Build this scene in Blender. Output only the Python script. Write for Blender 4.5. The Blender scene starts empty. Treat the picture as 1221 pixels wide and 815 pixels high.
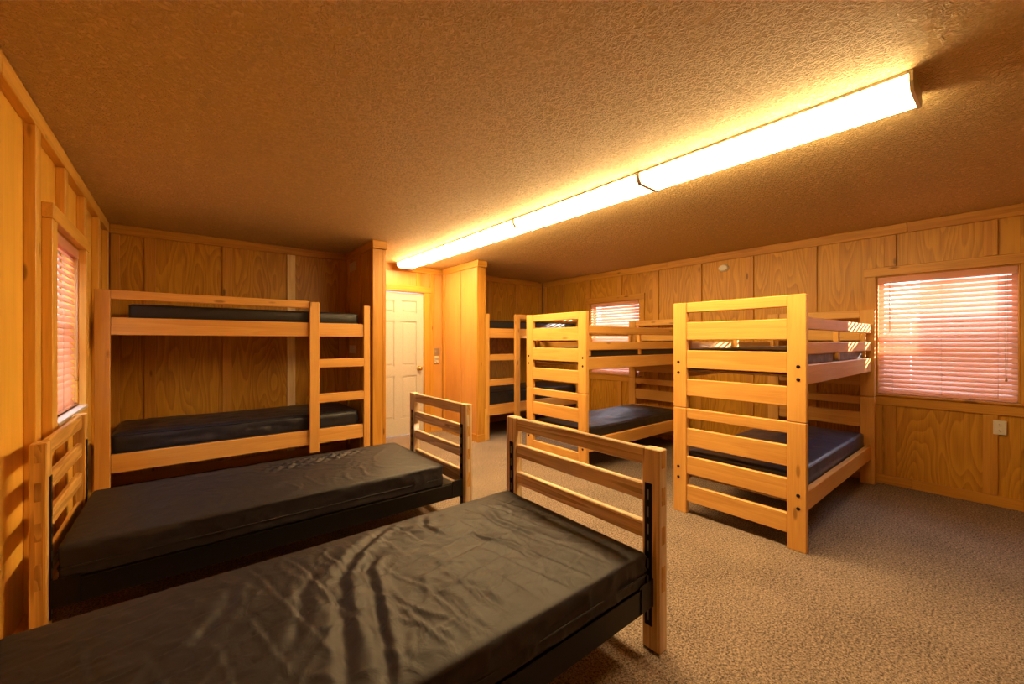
import bpy, bmesh, math, random
from mathutils import Vector, noise

random.seed(7)
S = bpy.context.scene
C = S.collection

# ------------------------------------------------------------------ camera, world, sun, exposure
CAM_Z = 1.341
cam_data = bpy.data.cameras.new('camera')
cam_data.sensor_width = 36.0
cam_data.lens = 485.0 / 1221.0 * 36.0
cam_data.clip_start = 0.05
cam = bpy.data.objects.new('camera', cam_data)
C.objects.link(cam)
cam.location = (0, 0, CAM_Z)
cam.rotation_euler = (math.radians(90), 0, -math.radians(38.98))
S.camera = cam

world = bpy.data.worlds.new('sky')
S.world = world
world.use_nodes = True
bg = world.node_tree.nodes['Background']
bg.inputs['Color'].default_value = (0.84, 0.91, 1.12, 1)
bg.inputs['Strength'].default_value = 1.9

sun_data = bpy.data.lights.new('sun', 'SUN')
sun_data.energy = 7.0
sun_data.angle = math.radians(0.6)
sun_data.color = (1.0, 0.84, 0.74)
sun = bpy.data.objects.new('sun', sun_data)
C.objects.link(sun)
sun.location = (12, -6, 6)
sun.rotation_euler = Vector((-1.0, 0.76, -0.36)).to_track_quat('-Z', 'Y').to_euler()

LAMP_COLOR = (1.0, 0.68, 0.30)
LAMP_POWER = 10.5

S.view_settings.view_transform = 'Standard'
S.view_settings.look = 'None'
S.view_settings.gamma = 1.0
S.view_settings.exposure = 2.18

# ------------------------------------------------------------------ materials
def new_mat(name):
    m = bpy.data.materials.new(name)
    m.use_nodes = True
    nt = m.node_tree
    b = nt.nodes['Principled BSDF']
    return m, nt, b

def N(nt, t, **kw):
    n = nt.nodes.new(t)
    for k, v in kw.items():
        setattr(n, k, v)
    return n

def math_node(nt, op, a, b=None):
    n = N(nt, 'ShaderNodeMath', operation=op)
    for i, v in enumerate((a, b)):
        if v is None:
            continue
        if isinstance(v, (int, float)):
            n.inputs[i].default_value = v
        else:
            nt.links.new(v, n.inputs[i])
    return n.outputs[0]

def plain(name, color, rough=0.5, metal=0.0, bump=0.0, bscale=200.0, spec=0.5):
    m, nt, b = new_mat(name)
    b.inputs['Base Color'].default_value = (*color, 1)
    b.inputs['Roughness'].default_value = rough
    b.inputs['Metallic'].default_value = metal
    b.inputs['Specular IOR Level'].default_value = spec
    tc = N(nt, 'ShaderNodeTexCoord')
    no = N(nt, 'ShaderNodeTexNoise')
    no.inputs['Scale'].default_value = bscale
    no.inputs['Detail'].default_value = 3
    nt.links.new(tc.outputs['Object'], no.inputs['Vector'])
    mix = N(nt, 'ShaderNodeMix', data_type='RGBA', blend_type='MULTIPLY')
    mix.inputs['Factor'].default_value = 0.25
    mix.inputs['A'].default_value = (*color, 1)
    nt.links.new(no.outputs['Fac'], mix.inputs['B'])
    nt.links.new(mix.outputs['Result'], b.inputs['Base Color'])
    if bump:
        bp = N(nt, 'ShaderNodeBump')
        bp.inputs['Strength'].default_value = bump
        bp.inputs['Distance'].default_value = 0.002
        nt.links.new(no.outputs['Fac'], bp.inputs['Height'])
        nt.links.new(bp.outputs['Normal'], b.inputs['Normal'])
    return m

def wood(name, light, dark, stretch=(0.55, 5.0, 5.0), bands=9.0, contrast=0.6, rough=0.42, knots=0.0, vary=0.25, sharp=1.0):
    """Boards run along their own X axis; figure = contour bands of a stretched noise, plus fine fibres and knots."""
    m, nt, b = new_mat(name)
    L = nt.links.new
    tc = N(nt, 'ShaderNodeTexCoord')
    oi = N(nt, 'ShaderNodeObjectInfo')
    sc = N(nt, 'ShaderNodeVectorMath', operation='SCALE')
    comb = N(nt, 'ShaderNodeCombineXYZ')
    L(math_node(nt, 'MULTIPLY', oi.outputs['Random'], 37.0), comb.inputs[0])
    L(math_node(nt, 'MULTIPLY', oi.outputs['Random'], 91.0), comb.inputs[1])
    L(math_node(nt, 'MULTIPLY', oi.outputs['Random'], 53.0), comb.inputs[2])
    add = N(nt, 'ShaderNodeVectorMath', operation='ADD')
    L(tc.outputs['Object'], add.inputs[0])
    L(comb.outputs[0], add.inputs[1])
    def stretched(v):
        mp = N(nt, 'ShaderNodeVectorMath', operation='MULTIPLY')
        L(add.outputs[0], mp.inputs[0])
        mp.inputs[1].default_value = v
        return mp.outputs[0]
    n1 = N(nt, 'ShaderNodeTexNoise')
    n1.inputs['Scale'].default_value = 1.0
    n1.inputs['Detail'].default_value = 1.5
    n1.inputs['Roughness'].default_value = 0.45
    L(stretched(stretch), n1.inputs['Vector'])
    f = math_node(nt, 'FRACT', math_node(nt, 'MULTIPLY', n1.outputs['Fac'], bands))
    if sharp != 1.0:
        f = math_node(nt, 'POWER', f, sharp)
    # soften the wrap of each band
    edge = N(nt, 'ShaderNodeMapRange', interpolation_type='SMOOTHSTEP')
    edge.inputs['From Min'].default_value = 0.85
    edge.inputs['From Max'].default_value = 1.0
    edge.inputs['To Min'].default_value = 1.0
    edge.inputs['To Max'].default_value = 0.0
    L(f, edge.inputs['Value'])
    f = math_node(nt, 'MULTIPLY', f, edge.outputs[0])
    n2 = N(nt, 'ShaderNodeTexNoise')
    n2.inputs['Scale'].default_value = 1.0
    n2.inputs['Detail'].default_value = 0.9
    L(stretched((5.0, 130.0, 130.0)), n2.inputs['Vector'])
    n3 = N(nt, 'ShaderNodeTexNoise')
    n3.inputs['Scale'].default_value = 1.0
    n3.inputs['Detail'].default_value = 2.0
    L(stretched((1.2, 3.5, 3.5)), n3.inputs['Vector'])
    fac = math_node(nt, 'MULTIPLY', f, contrast)
    fac = math_node(nt, 'ADD', fac, math_node(nt, 'MULTIPLY', math_node(nt, 'SUBTRACT', n2.outputs['Fac'], 0.5), 0.9))
    fac = math_node(nt, 'ADD', fac, math_node(nt, 'MULTIPLY', math_node(nt, 'SUBTRACT', n3.outputs['Fac'], 0.45), 0.9))
    fac = math_node(nt, 'ADD', fac, math_node(nt, 'MULTIPLY', math_node(nt, 'SUBTRACT', oi.outputs['Random'], 0.5), vary))
    cl = N(nt, 'ShaderNodeClamp')
    L(fac, cl.inputs[0])
    mix = N(nt, 'ShaderNodeMix', data_type='RGBA')
    mix.inputs['A'].default_value = (*light, 1)
    mix.inputs['B'].default_value = (*dark, 1)
    L(cl.outputs[0], mix.inputs['Factor'])
    col = mix.outputs['Result']
    if knots:
        vo = N(nt, 'ShaderNodeTexVoronoi')
        vo.inputs['Scale'].default_value = 1.0
        L(stretched((2.6, 9.0, 9.0)), vo.inputs['Vector'])
        kr = N(nt, 'ShaderNodeMapRange', interpolation_type='SMOOTHSTEP')
        kr.inputs['From Min'].default_value = 0.06
        kr.inputs['From Max'].default_value = 0.14
        kr.inputs['To Min'].default_value = knots
        kr.inputs['To Max'].default_value = 0.0
        L(vo.outputs['Distance'], kr.inputs['Value'])
        km = N(nt, 'ShaderNodeMix', data_type='RGBA')
        km.inputs['B'].default_value = (dark[0] * 0.28, dark[1] * 0.22, dark[2] * 0.2, 1)
        L(kr.outputs[0], km.inputs['Factor'])
        L(col, km.inputs['A'])
        col = km.outputs['Result']
    L(col, b.inputs['Base Color'])
    b.inputs['Roughness'].default_value = rough
    b.inputs['Specular IOR Level'].default_value = 0.4
    bp = N(nt, 'ShaderNodeBump')
    bp.inputs['Strength'].default_value = 0.25
    bp.inputs['Distance'].default_value = 0.0015
    L(n2.outputs['Fac'], bp.inputs['Height'])
    L(bp.outputs['Normal'], b.inputs['Normal'])
    return m

M = {}
M['ply'] = wood('fir_plywood', (0.61, 0.315, 0.030), (0.36, 0.148, 0.012), (0.8, 4.5, 4.5), 17.0, 0.72, 0.40, 0.0, 0.22)
M['ply_gold'] = wood('golden_plywood', (0.92, 0.54, 0.085), (0.76, 0.40, 0.05), (0.4, 5.0, 5.0), 5.0, 0.35, 0.36, 0.0, 0.12)
M['ply_smooth'] = wood('birch_plywood', (0.60, 0.30, 0.08), (0.46, 0.20, 0.045), (0.5, 3.0, 3.0), 4.0, 0.35, 0.36, 0.0, 0.12)
M['trim'] = wood('stained_pine_trim', (0.60, 0.300, 0.042), (0.38, 0.150, 0.017), (0.4, 9.0, 9.0), 5.0, 0.5, 0.42, 0.75, 0.3)
M['stud'] = wood('golden_pine_stud', (0.85, 0.49, 0.09), (0.60, 0.30, 0.05), (0.35, 9.0, 9.0), 4.0, 0.45, 0.42, 0.7, 0.2)
M['pine'] = wood('varnished_bunk_pine', (0.70, 0.385, 0.10), (0.55, 0.25, 0.052), (0.5, 8.0, 8.0), 5.0, 0.5, 0.38, 0.6, 0.2)
M['fir'] = wood('strong_grained_fir', (0.76, 0.60, 0.40), (0.38, 0.25, 0.135), (0.55, 13.0, 13.0), 6.0, 0.95, 0.4, 0.7, 0.15)
M['fir_gold'] = wood('golden_strong_grained_fir', (0.80, 0.48, 0.13), (0.46, 0.22, 0.05), (0.55, 13.0, 13.0), 6.0, 0.95, 0.4, 0.7, 0.15)
M['endgrain'] = wood('end_grain', (0.62, 0.36, 0.10), (0.34, 0.16, 0.04), (6.0, 14.0, 14.0), 8.0, 0.9, 0.5, 0.0, 0.15)
M['newwood'] = wood('pale_new_board', (0.93, 0.76, 0.42), (0.74, 0.50, 0.20), (0.6, 9.0, 9.0), 6.0, 0.6, 0.45, 0.4, 0.1)
M['deck'] = wood('bed_deck_plywood', (0.30, 0.19, 0.10), (0.18, 0.10, 0.05))
M['slat'] = wood('blind_slat_wood', (0.84, 0.56, 0.43), (0.76, 0.46, 0.33), (0.5, 6.0, 6.0), 3.0, 0.3, 0.45, 0.0, 0.1)
def translucent_slat():
    m = M['slat']
    nt = m.node_tree
    b = nt.nodes['Principled BSDF']
    out = nt.nodes['Material Output']
    t = N(nt, 'ShaderNodeBsdfTranslucent')
    t.inputs[0].default_value = (0.95, 0.60, 0.45, 1)
    mx = N(nt, 'ShaderNodeMixShader')
    mx.inputs[0].default_value = 0.45
    nt.links.new(b.outputs[0], mx.inputs[1])
    nt.links.new(t.outputs[0], mx.inputs[2])
    nt.links.new(mx.outputs[0], out.inputs['Surface'])
translucent_slat()
M['black_metal'] = plain('black_steel', (0.012, 0.011, 0.012), 0.42, 0.6)
M['bolt'] = plain('blackened_bolt', (0.02, 0.018, 0.016), 0.35, 0.7)
M['brass'] = plain('brass', (0.75, 0.52, 0.16), 0.25, 1.0)
M['steel'] = plain('brushed_steel', (0.55, 0.52, 0.47), 0.35, 0.9)
M['white_paint'] = plain('white_door_paint', (0.60, 0.56, 0.52), 0.35, 0.0, 0.05, 60)
M['white_plastic'] = plain('white_plastic', (0.80, 0.77, 0.70), 0.4)
M['almond'] = plain('almond_plastic', (0.62, 0.57, 0.47), 0.45)
M['dark_slot'] = plain('dark_slot', (0.02, 0.018, 0.015), 0.6)
M['vinyl_frame'] = plain('white_vinyl_frame', (0.82, 0.80, 0.78), 0.4)
M['housing'] = plain('white_enamel_housing', (0.80, 0.77, 0.68), 0.4)
M['grey_plate'] = plain('beige_grey_plate', (0.78, 0.66, 0.44), 0.55)
M['cord'] = plain('blind_cord', (0.72, 0.58, 0.48), 0.7)
M['earth'] = plain('pale_dry_ground', (0.46, 0.36, 0.28), 0.9, 0.0, 0.4, 8)
M['siding'] = wood('rose_cabin_siding', (0.52, 0.34, 0.28), (0.42, 0.26, 0.21))
M['fence'] = wood('weathered_fence', (0.62, 0.46, 0.40), (0.50, 0.35, 0.29))

def vinyl(name, color, rough, wr=0.5, scale=9.0):
    m, nt, b = new_mat(name)
    L = nt.links.new
    tc = N(nt, 'ShaderNodeTexCoord')
    oi = N(nt, 'ShaderNodeObjectInfo')
    add = N(nt, 'ShaderNodeVectorMath', operation='ADD')
    L(tc.outputs['Object'], add.inputs[0])
    L(math_node(nt, 'MULTIPLY', oi.outputs['Random'], 20.0), add.inputs[1])
    n1 = N(nt, 'ShaderNodeTexNoise')
    n1.inputs['Scale'].default_value = scale
    n1.inputs['Detail'].default_value = 3
    n1.inputs['Distortion'].default_value = 0.8
    L(add.outputs[0], n1.inputs['Vector'])
    n2 = N(nt, 'ShaderNodeTexNoise')
    n2.inputs['Scale'].default_value = 700
    L(tc.outputs['Object'], n2.inputs['Vector'])
    mix = N(nt, 'ShaderNodeMix', data_type='RGBA')
    mix.inputs['A'].default_value = (*[c * 0.8 for c in color], 1)
    mix.inputs['B'].default_value = (*[c * 1.25 for c in color], 1)
    L(n1.outputs['Fac'], mix.inputs['Factor'])
    L(mix.outputs['Result'], b.inputs['Base Color'])
    mr = N(nt, 'ShaderNodeMapRange')
    mr.inputs['To Min'].default_value = rough - 0.06
    mr.inputs['To Max'].default_value = rough + 0.1
    L(n1.outputs['Fac'], mr.inputs['Value'])
    L(mr.outputs[0], b.inputs['Roughness'])
    h = math_node(nt, 'ADD', math_node(nt, 'MULTIPLY', n1.outputs['Fac'], 1.0), math_node(nt, 'MULTIPLY', n2.outputs['Fac'], 0.03))
    bp = N(nt, 'ShaderNodeBump')
    bp.inputs['Strength'].default_value = wr
    bp.inputs['Distance'].default_value = 0.008
    L(h, bp.inputs['Height'])
    L(bp.outputs['Normal'], b.inputs['Normal'])
    return m

M['vinyl_black'] = vinyl('black_vinyl', (0.017, 0.016, 0.018), 0.42, 0.5, 8)
M['vinyl_navy'] = vinyl('navy_vinyl', (0.030, 0.042, 0.105), 0.36, 0.5, 9)
M['vinyl_grey'] = vinyl('charcoal_vinyl', (0.020, 0.018, 0.025), 0.50, 0.5, 14)
M['vinyl_grey'].node_tree.nodes['Principled BSDF'].inputs['Specular IOR Level'].default_value = 0.30
M['vinyl_dark'] = vinyl('dark_navy_vinyl', (0.017, 0.018, 0.030), 0.38, 0.5, 9)

def carpet():
    m, nt, b = new_mat('flecked_brown_carpet')
    L = nt.links.new
    tc = N(nt, 'ShaderNodeTexCoord')
    n1 = N(nt, 'ShaderNodeTexNoise')
    n1.inputs['Scale'].default_value = 115
    n1.inputs['Detail'].default_value = 3
    n1.inputs['Roughness'].default_value = 0.75
    L(tc.outputs['Object'], n1.inputs['Vector'])
    vo = N(nt, 'ShaderNodeTexVoronoi')
    vo.inputs['Scale'].default_value = 130
    L(tc.outputs['Object'], vo.inputs['Vector'])
    n3 = N(nt, 'ShaderNodeTexNoise')
    n3.inputs['Scale'].default_value = 3
    L(tc.outputs['Object'], n3.inputs['Vector'])
    rp = N(nt, 'ShaderNodeValToRGB')
    rp.color_ramp.elements[0].position = 0.41
    rp.color_ramp.elements[0].color = (0.070, 0.052, 0.042, 1)
    rp.color_ramp.elements[1].position = 0.60
    rp.color_ramp.elements[1].color = (0.40, 0.31, 0.245, 1)
    n4 = N(nt, 'ShaderNodeTexNoise')
    n4.inputs['Scale'].default_value = 60
    n4.inputs['Detail'].default_value = 2
    L(tc.outputs['Object'], n4.inputs['Vector'])
    tw = math_node(nt, 'ADD', math_node(nt, 'MULTIPLY', n1.outputs['Fac'], 0.73), math_node(nt, 'MULTIPLY', n4.outputs['Fac'], 0.19))
    L(math_node(nt, 'ADD', tw, math_node(nt, 'MULTIPLY', n3.outputs['Fac'], 0.08)), rp.inputs[0])
    L(rp.outputs[0], b.inputs['Base Color'])
    b.inputs['Roughness'].default_value = 0.95
    b.inputs['Specular IOR Level'].default_value = 0.1
    bp = N(nt, 'ShaderNodeBump')
    bp.inputs['Strength'].default_value = 0.6
    bp.inputs['Distance'].default_value = 0.004
    L(math_node(nt, 'SUBTRACT', n1.outputs['Fac'], math_node(nt, 'MULTIPLY', vo.outputs['Distance'], 0.4)), bp.inputs['Height'])
    L(bp.outputs['Normal'], b.inputs['Normal'])
    return m

def knockdown():
    m, nt, b = new_mat('knockdown_ceiling_paint')
    L = nt.links.new
    tc = N(nt, 'ShaderNodeTexCoord')
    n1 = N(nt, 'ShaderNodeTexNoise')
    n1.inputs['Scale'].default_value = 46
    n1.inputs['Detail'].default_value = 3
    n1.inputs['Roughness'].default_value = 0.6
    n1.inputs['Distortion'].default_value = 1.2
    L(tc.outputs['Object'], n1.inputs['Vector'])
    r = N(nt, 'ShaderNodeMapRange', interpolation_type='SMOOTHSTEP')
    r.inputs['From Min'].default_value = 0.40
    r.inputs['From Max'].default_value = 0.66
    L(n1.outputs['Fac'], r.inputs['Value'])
    n2 = N(nt, 'ShaderNodeTexNoise')
    n2.inputs['Scale'].default_value = 1.4
    L(tc.outputs['Object'], n2.inputs['Vector'])
    mix = N(nt, 'ShaderNodeMix', data_type='RGBA')
    mix.inputs['A'].default_value = (0.90, 0.69, 0.35, 1)
    mix.inputs['B'].default_value = (0.94, 0.73, 0.39, 1)
    L(n2.outputs['Fac'], mix.inputs['Factor'])
    hollow_shade = N(nt, 'ShaderNodeMix', data_type='RGBA')     # relief shade painted into the hollows of the texture coat
    hollow_shade.inputs['A'].default_value = (0.78, 0.575, 0.27, 1)
    L(r.outputs[0], hollow_shade.inputs['Factor'])
    L(mix.outputs['Result'], hollow_shade.inputs['B'])
    L(hollow_shade.outputs['Result'], b.inputs['Base Color'])
    b.inputs['Roughness'].default_value = 0.6
    b.inputs['Specular IOR Level'].default_value = 0.3
    bp = N(nt, 'ShaderNodeBump')
    bp.inputs['Strength'].default_value = 1.0
    bp.inputs['Distance'].default_value = 0.011
    L(r.outputs[0], bp.inputs['Height'])
    L(bp.outputs['Normal'], b.inputs['Normal'])
    return m

M['carpet'] = carpet()
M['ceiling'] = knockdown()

def lamp_mat():
    m, nt, b = new_mat('lit_acrylic_lens')
    b.inputs['Base Color'].default_value = (0.9, 0.85, 0.7, 1)
    b.inputs['Roughness'].default_value = 0.35
    b.inputs['Emission Color'].default_value = (*LAMP_COLOR, 1)
    b.inputs['Emission Strength'].default_value = LAMP_POWER
    return m
M['lens'] = lamp_mat()

def glass_mat():
    m, nt, b = new_mat('window_glass')
    out = nt.nodes['Material Output']
    tr = N(nt, 'ShaderNodeBsdfTransparent')
    tr.inputs[0].default_value = (0.97, 0.98, 0.97, 1)
    gl = N(nt, 'ShaderNodeBsdfGlossy')
    gl.inputs['Roughness'].default_value = 0.02
    mx = N(nt, 'ShaderNodeMixShader')
    mx.inputs[0].default_value = 0.05      # reflected share of each of the pane's two faces
    nt.links.new(tr.outputs[0], mx.inputs[1])
    nt.links.new(gl.outputs[0], mx.inputs[2])
    nt.links.new(mx.outputs[0], out.inputs['Surface'])
    return m
M['glass'] = glass_mat()

# ------------------------------------------------------------------ geometry helpers
def link_mesh(name, me, parent=None, loc=(0, 0, 0), rot=(0, 0, 0)):
    o = bpy.data.objects.new(name, me)
    C.objects.link(o)
    if parent is not None:
        o.parent = parent
    o.location = loc
    o.rotation_euler = rot
    return o

def wpos(o):
    p = Vector(o.location)
    while o.parent is not None:
        o = o.parent
        p += Vector(o.location)
    return p

_cache = {}
def beam_mesh(l, a, b, mat, bev):
    key = (round(l, 4), round(a, 4), round(b, 4), mat, bev)
    if key in _cache:
        return _cache[key]
    bm = bmesh.new()
    bmesh.ops.create_cube(bm, size=1.0)
    for v in bm.verts:
        v.co = (v.co.x * l, v.co.y * a, v.co.z * b)
    if bev:
        bmesh.ops.bevel(bm, geom=bm.edges[:], offset=min(bev, 0.4 * min(l, a, b)), segments=1, affect='EDGES')
    me = bpy.data.meshes.new('beam')
    bm.to_mesh(me)
    bm.free()
    me.materials.append(M[mat])
    _cache[key] = me
    return me

ROT = {'X': (0, 0, 0), 'Y': (0, 0, math.pi / 2), 'Z': (0, -math.pi / 2, 0)}
def beam(name, mat, xs, ys, zs, parent=None, axis=None, bev=0.003):
    """A board between two x, two y and two z, its grain along `axis` (its longest side unless given)."""
    d = (xs[1] - xs[0], ys[1] - ys[0], zs[1] - zs[0])
    if axis is None:
        axis = 'XYZ'[max(range(3), key=lambda i: d[i])]
    if axis == 'X':
        me = beam_mesh(d[0], d[1], d[2], mat, bev)
    elif axis == 'Y':
        me = beam_mesh(d[1], d[0], d[2], mat, bev)
    else:
        me = beam_mesh(d[2], d[1], d[0], mat, bev)
    c = Vector(((xs[0] + xs[1]) / 2, (ys[0] + ys[1]) / 2, (zs[0] + zs[1]) / 2))
    if parent is not None:
        c = c - wpos(parent)
    return link_mesh(name, me, parent, c, ROT[axis])

def boxes_mesh(name, boxes, mat, parent=None):
    bm = bmesh.new()
    off = wpos(parent) if parent is not None else Vector((0, 0, 0))
    for (x0, x1, y0, y1, z0, z1) in boxes:
        r = bmesh.ops.create_cube(bm, size=1.0)
        for v in r['verts']:
            v.co = Vector(((x0 + x1) / 2 + v.co.x * (x1 - x0), (y0 + y1) / 2 + v.co.y * (y1 - y0), (z0 + z1) / 2 + v.co.z * (z1 - z0))) - off
    me = bpy.data.meshes.new(name)
    bm.to_mesh(me)
    bm.free()
    me.materials.append(M[mat])
    return link_mesh(name, me, parent)

def lathe(name, mat, profile, parent, loc, axis='Z', n=20, smooth=True):
    """profile: (radius, height) pairs turned about the axis."""
    bm = bmesh.new()
    rings = []
    for r, h in profile:
        ring = []
        for i in range(n):
            a = 2 * math.pi * i / n
            u, v = r * math.cos(a), r * math.sin(a)
            co = {'Z': (u, v, h), 'Y': (u, h, v), 'X': (h, u, v)}[axis]
            ring.append(bm.verts.new(co))
        rings.append(ring)
    for a, b in zip(rings, rings[1:]):
        for i in range(n):
            bm.faces.new((a[i], a[(i + 1) % n], b[(i + 1) % n], b[i]))
    bm.faces.new(rings[0][::-1])
    bm.faces.new(rings[-1])
    bmesh.ops.recalc_face_normals(bm, faces=bm.faces[:])
    if smooth:
        for f in bm.faces:
            f.smooth = len(f.verts) == 4
    me = bpy.data.meshes.new(name)
    bm.to_mesh(me)
    bm.free()
    me.materials.append(M[mat])
    l = Vector(loc)
    if parent is not None:
        l = l - wpos(parent)
    return link_mesh(name, me, parent, l)

def tube(name, mat, pts, r, parent=None, closed=False, n=6):
    bm = bmesh.new()
    rings = []
    k = len(pts)
    off = wpos(parent) if parent is not None else Vector((0, 0, 0))
    P = [Vector(p) - off for p in pts]
    for i in range(k):
        if closed:
            t = P[(i + 1) % k] - P[i - 1]
        else:
            t = P[min(i + 1, k - 1)] - P[max(i - 1, 0)]
        t.normalize()
        up = Vector((0, 0, 1)) if abs(t.z) < 0.9 else Vector((1, 0, 0))
        s = t.cross(up).normalized()
        u = s.cross(t)
        rings.append([bm.verts.new(P[i] + s * (r * math.cos(2 * math.pi * j / n)) + u * (r * math.sin(2 * math.pi * j / n))) for j in range(n)])
    m = k if closed else k - 1
    for i in range(m):
        a, b = rings[i], rings[(i + 1) % k]
        for j in range(n):
            bm.faces.new((a[j], a[(j + 1) % n], b[(j + 1) % n], b[j]))
    if not closed:
        bm.faces.new(rings[0])
        bm.faces.new(rings[-1])
    bmesh.ops.recalc_face_normals(bm, faces=bm.faces[:])
    for f in bm.faces:
        f.smooth = True
    me = bpy.data.meshes.new(name)
    bm.to_mesh(me)
    bm.free()
    me.materials.append(M[mat])
    return link_mesh(name, me, parent)

def thing(name, loc, label, cat, group=None):
    o = bpy.data.objects.new(name, None)
    C.objects.link(o)
    o.location = loc
    o.empty_display_size = 0.1
    tag(o, label, cat, group)
    return o

def tag(o, label, cat, group=None):
    o['label'] = label
    o['category'] = cat
    if group:
        o['group'] = group
    return o

def structure(o, label=None):
    o['kind'] = 'structure'
    if label:
        o['label'] = label
    return o

def copy_tree(o, parent=None):
    c = o.copy()
    C.objects.link(c)
    if parent is not None:
        c.parent = parent
    for ch in list(o.children):
        copy_tree(ch, c)
    return c

# ------------------------------------------------------------------ room shell
H = 2.44
XL, XR = -0.53, 5.165            # faces of the studs / battens on the two long walls
fl = structure(boxes_mesh('floor', [(-0.75, 5.35, -1.7, 5.75, -0.12, 0.0)], 'carpet'), 'flecked brown loop carpet across the bunk room')
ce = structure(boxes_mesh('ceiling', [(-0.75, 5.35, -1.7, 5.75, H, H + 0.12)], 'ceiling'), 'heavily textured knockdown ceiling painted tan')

def panels_along(wall, mat, face, depth, cuts, openings, const, z0=0.0, z1=H):
    """Plywood sheets between consecutive cuts along a wall; const is 'X' or 'Y' (the axis the wall is square to)."""
    marks = sorted(set([round(c, 4) for c in cuts] + [round(v, 4) for o in openings for v in o[:2] if min(cuts) < v < max(cuts)]))
    for a, b in zip(marks, marks[1:]):
        if b - a < 0.015:
            continue
        spans = [(z0, z1)]
        for o in openings:
            if a >= o[0] - 1e-4 and b <= o[1] + 1e-4:
                spans = [(z0, o[2]), (o[3], z1)]
        for s in spans:
            if s[1] - s[0] < 0.02:
                continue
            g = 0.001
            rng = (min(face, face + depth), max(face, face + depth))
            if const == 'X':
                beam('plywood_panel', mat, rng, (a + g, b - g), s, wall, axis='Z', bev=0)
            else:
                beam('plywood_panel', mat, (a + g, b - g), rng, s, wall, axis='Z', bev=0)

# --- right wall, two windows
W1 = (-0.03, 0.837, 0.85, 1.965)
W2 = (3.445, 4.355, 0.85, 1.965)
WIN_L = (3.28, 4.13, 0.90, 1.99)
def slab_boxes(x0, x1, y0, y1, openings):
    out = []
    ys = [y0]
    for (a, b, c, d) in sorted(openings):
        out.append((x0, x1, ys[-1], a, 0, H))
        out.append((x0, x1, a, b, 0, c))
        out.append((x0, x1, a, b, d, H))
        ys.append(b)
    out.append((x0, x1, ys[-1], y1, 0, H))
    return out

wr = structure(boxes_mesh('wall_right', slab_boxes(5.196, 5.31, -1.7, 5.7, [W1, W2]), 'deck'), 'wall of plywood panels and pine battens with two windows')
bat_r = [0.085 + 0.61 * k for k in range(-2, 9)]
cuts = [-1.6] + [y + 0.045 for y in bat_r] + [5.5]
panels_along(wr, 'ply', 5.185, 0.010, cuts, [W1, W2], 'X')
for y in bat_r:
    spans = [(0.086, 2.344)]
    for w in (W1, W2):
        if w[0] - 0.09 < y + 0.045 < w[1] + 0.09:
            spans = [(0.086, w[2] - 0.106), (w[3] + 0.086, 2.344)]
    for s in spans:
        beam('batten', 'trim', (XR, 5.1848), (y, y + 0.082), s, wr)
for a, b in ((-1.6, 0.62), (0.622, 3.0), (3.002, 5.48)):
    beam('ceiling_plate', 'trim', (XR - 0.001, 5.1848), (a, b), (2.346, 2.438), wr)
for a, b in ((-1.6, 0.587), (0.589, 3.0), (3.002, 5.48)):
    beam('baseboard', 'trim', (XR - 0.001, 5.1848), (a, b), (0.0, 0.084), wr)
beam('batten', 'trim', (XR, 5.1848), (0.79, 0.868), (0.086, 0.744), wr)
beam('batten', 'trim', (XR, 5.1848), (5.40, 5.48), (0.086, 2.344), wr)

# --- left wall, studs stand proud
wl = structure(boxes_mesh('wall_left', slab_boxes(-0.70, -0.581, -1.7, 5.7, [WIN_L]), 'deck'), 'wall of plywood sheets behind proud golden pine studs')
bat_l = [2.86 + 0.60 * k for k in range(-7, 4)]
panels_along(wl, 'ply_gold', -0.570, -0.010, [-1.6] + [y + 0.045 for y in bat_l] + [5.28], [WIN_L], 'X')
for y in bat_l:
    spans = [(0.09, 2.349)]
    if 3.17 < y + 0.045 < 4.26:
        spans = [(0.09, 0.80), (2.072, 2.349)]
    for s in spans:
        beam('stud', 'stud', (-0.5698, XL), (y, y + 0.089), s, wl)
beam('stud', 'stud', (-0.5698, XL), (5.17, 5.255), (0.09, 2.349), wl)
beam('ceiling_plate', 'stud', (-0.5698, XL + 0.001), (-1.6, 2.40), (2.351, 2.438), wl)
beam('ceiling_plate', 'stud', (-0.5698, XL + 0.001), (2.402, 5.265), (2.351, 2.438), wl)
beam('baseboard', 'stud', (-0.5698, XL + 0.001), (-1.6, 5.265), (0.0, 0.088), wl)

# --- wall behind the camera
wf = structure(boxes_mesh('wall_front', [(-0.7, 5.3, -1.75, -1.61, 0, H)], 'ply'))

# --- back walls
wb = structure(boxes_mesh('wall_back_left', [(-0.7, 1.70, 5.302, 5.42, 0, H)], 'deck'), 'dim plywood wall at the back of the left alcove')
bl = [-0.29, 0.325, 0.935]
panels_along(wb, 'ply', 5.29, 0.010, [-0.568] + [x + 0.045 for x in bl] + [1.60], [], 'Y')
for i, x in enumerate(bl):
    o = beam('batten', 'newwood' if i == 2 else 'trim', (x, x + 0.085), (5.270, 5.2898), (0.086, 2.348), wb)
    if i == 2:
        o['label'] = 'pale unstained batten'
beam('batten', 'trim', (1.50, 1.585), (5.270, 5.2898), (0.086, 2.348), wb)
beam('batten', 'trim', (-0.525, -0.46), (5.270, 5.2898), (0.086, 2.348), wb)
beam('ceiling_plate', 'trim', (-0.528, 1.585), (5.268, 5.2898), (2.35, 2.438), wb)
beam('baseboard', 'trim', (-0.528, 1.585), (5.268, 5.2898), (0.0, 0.084), wb)

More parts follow.
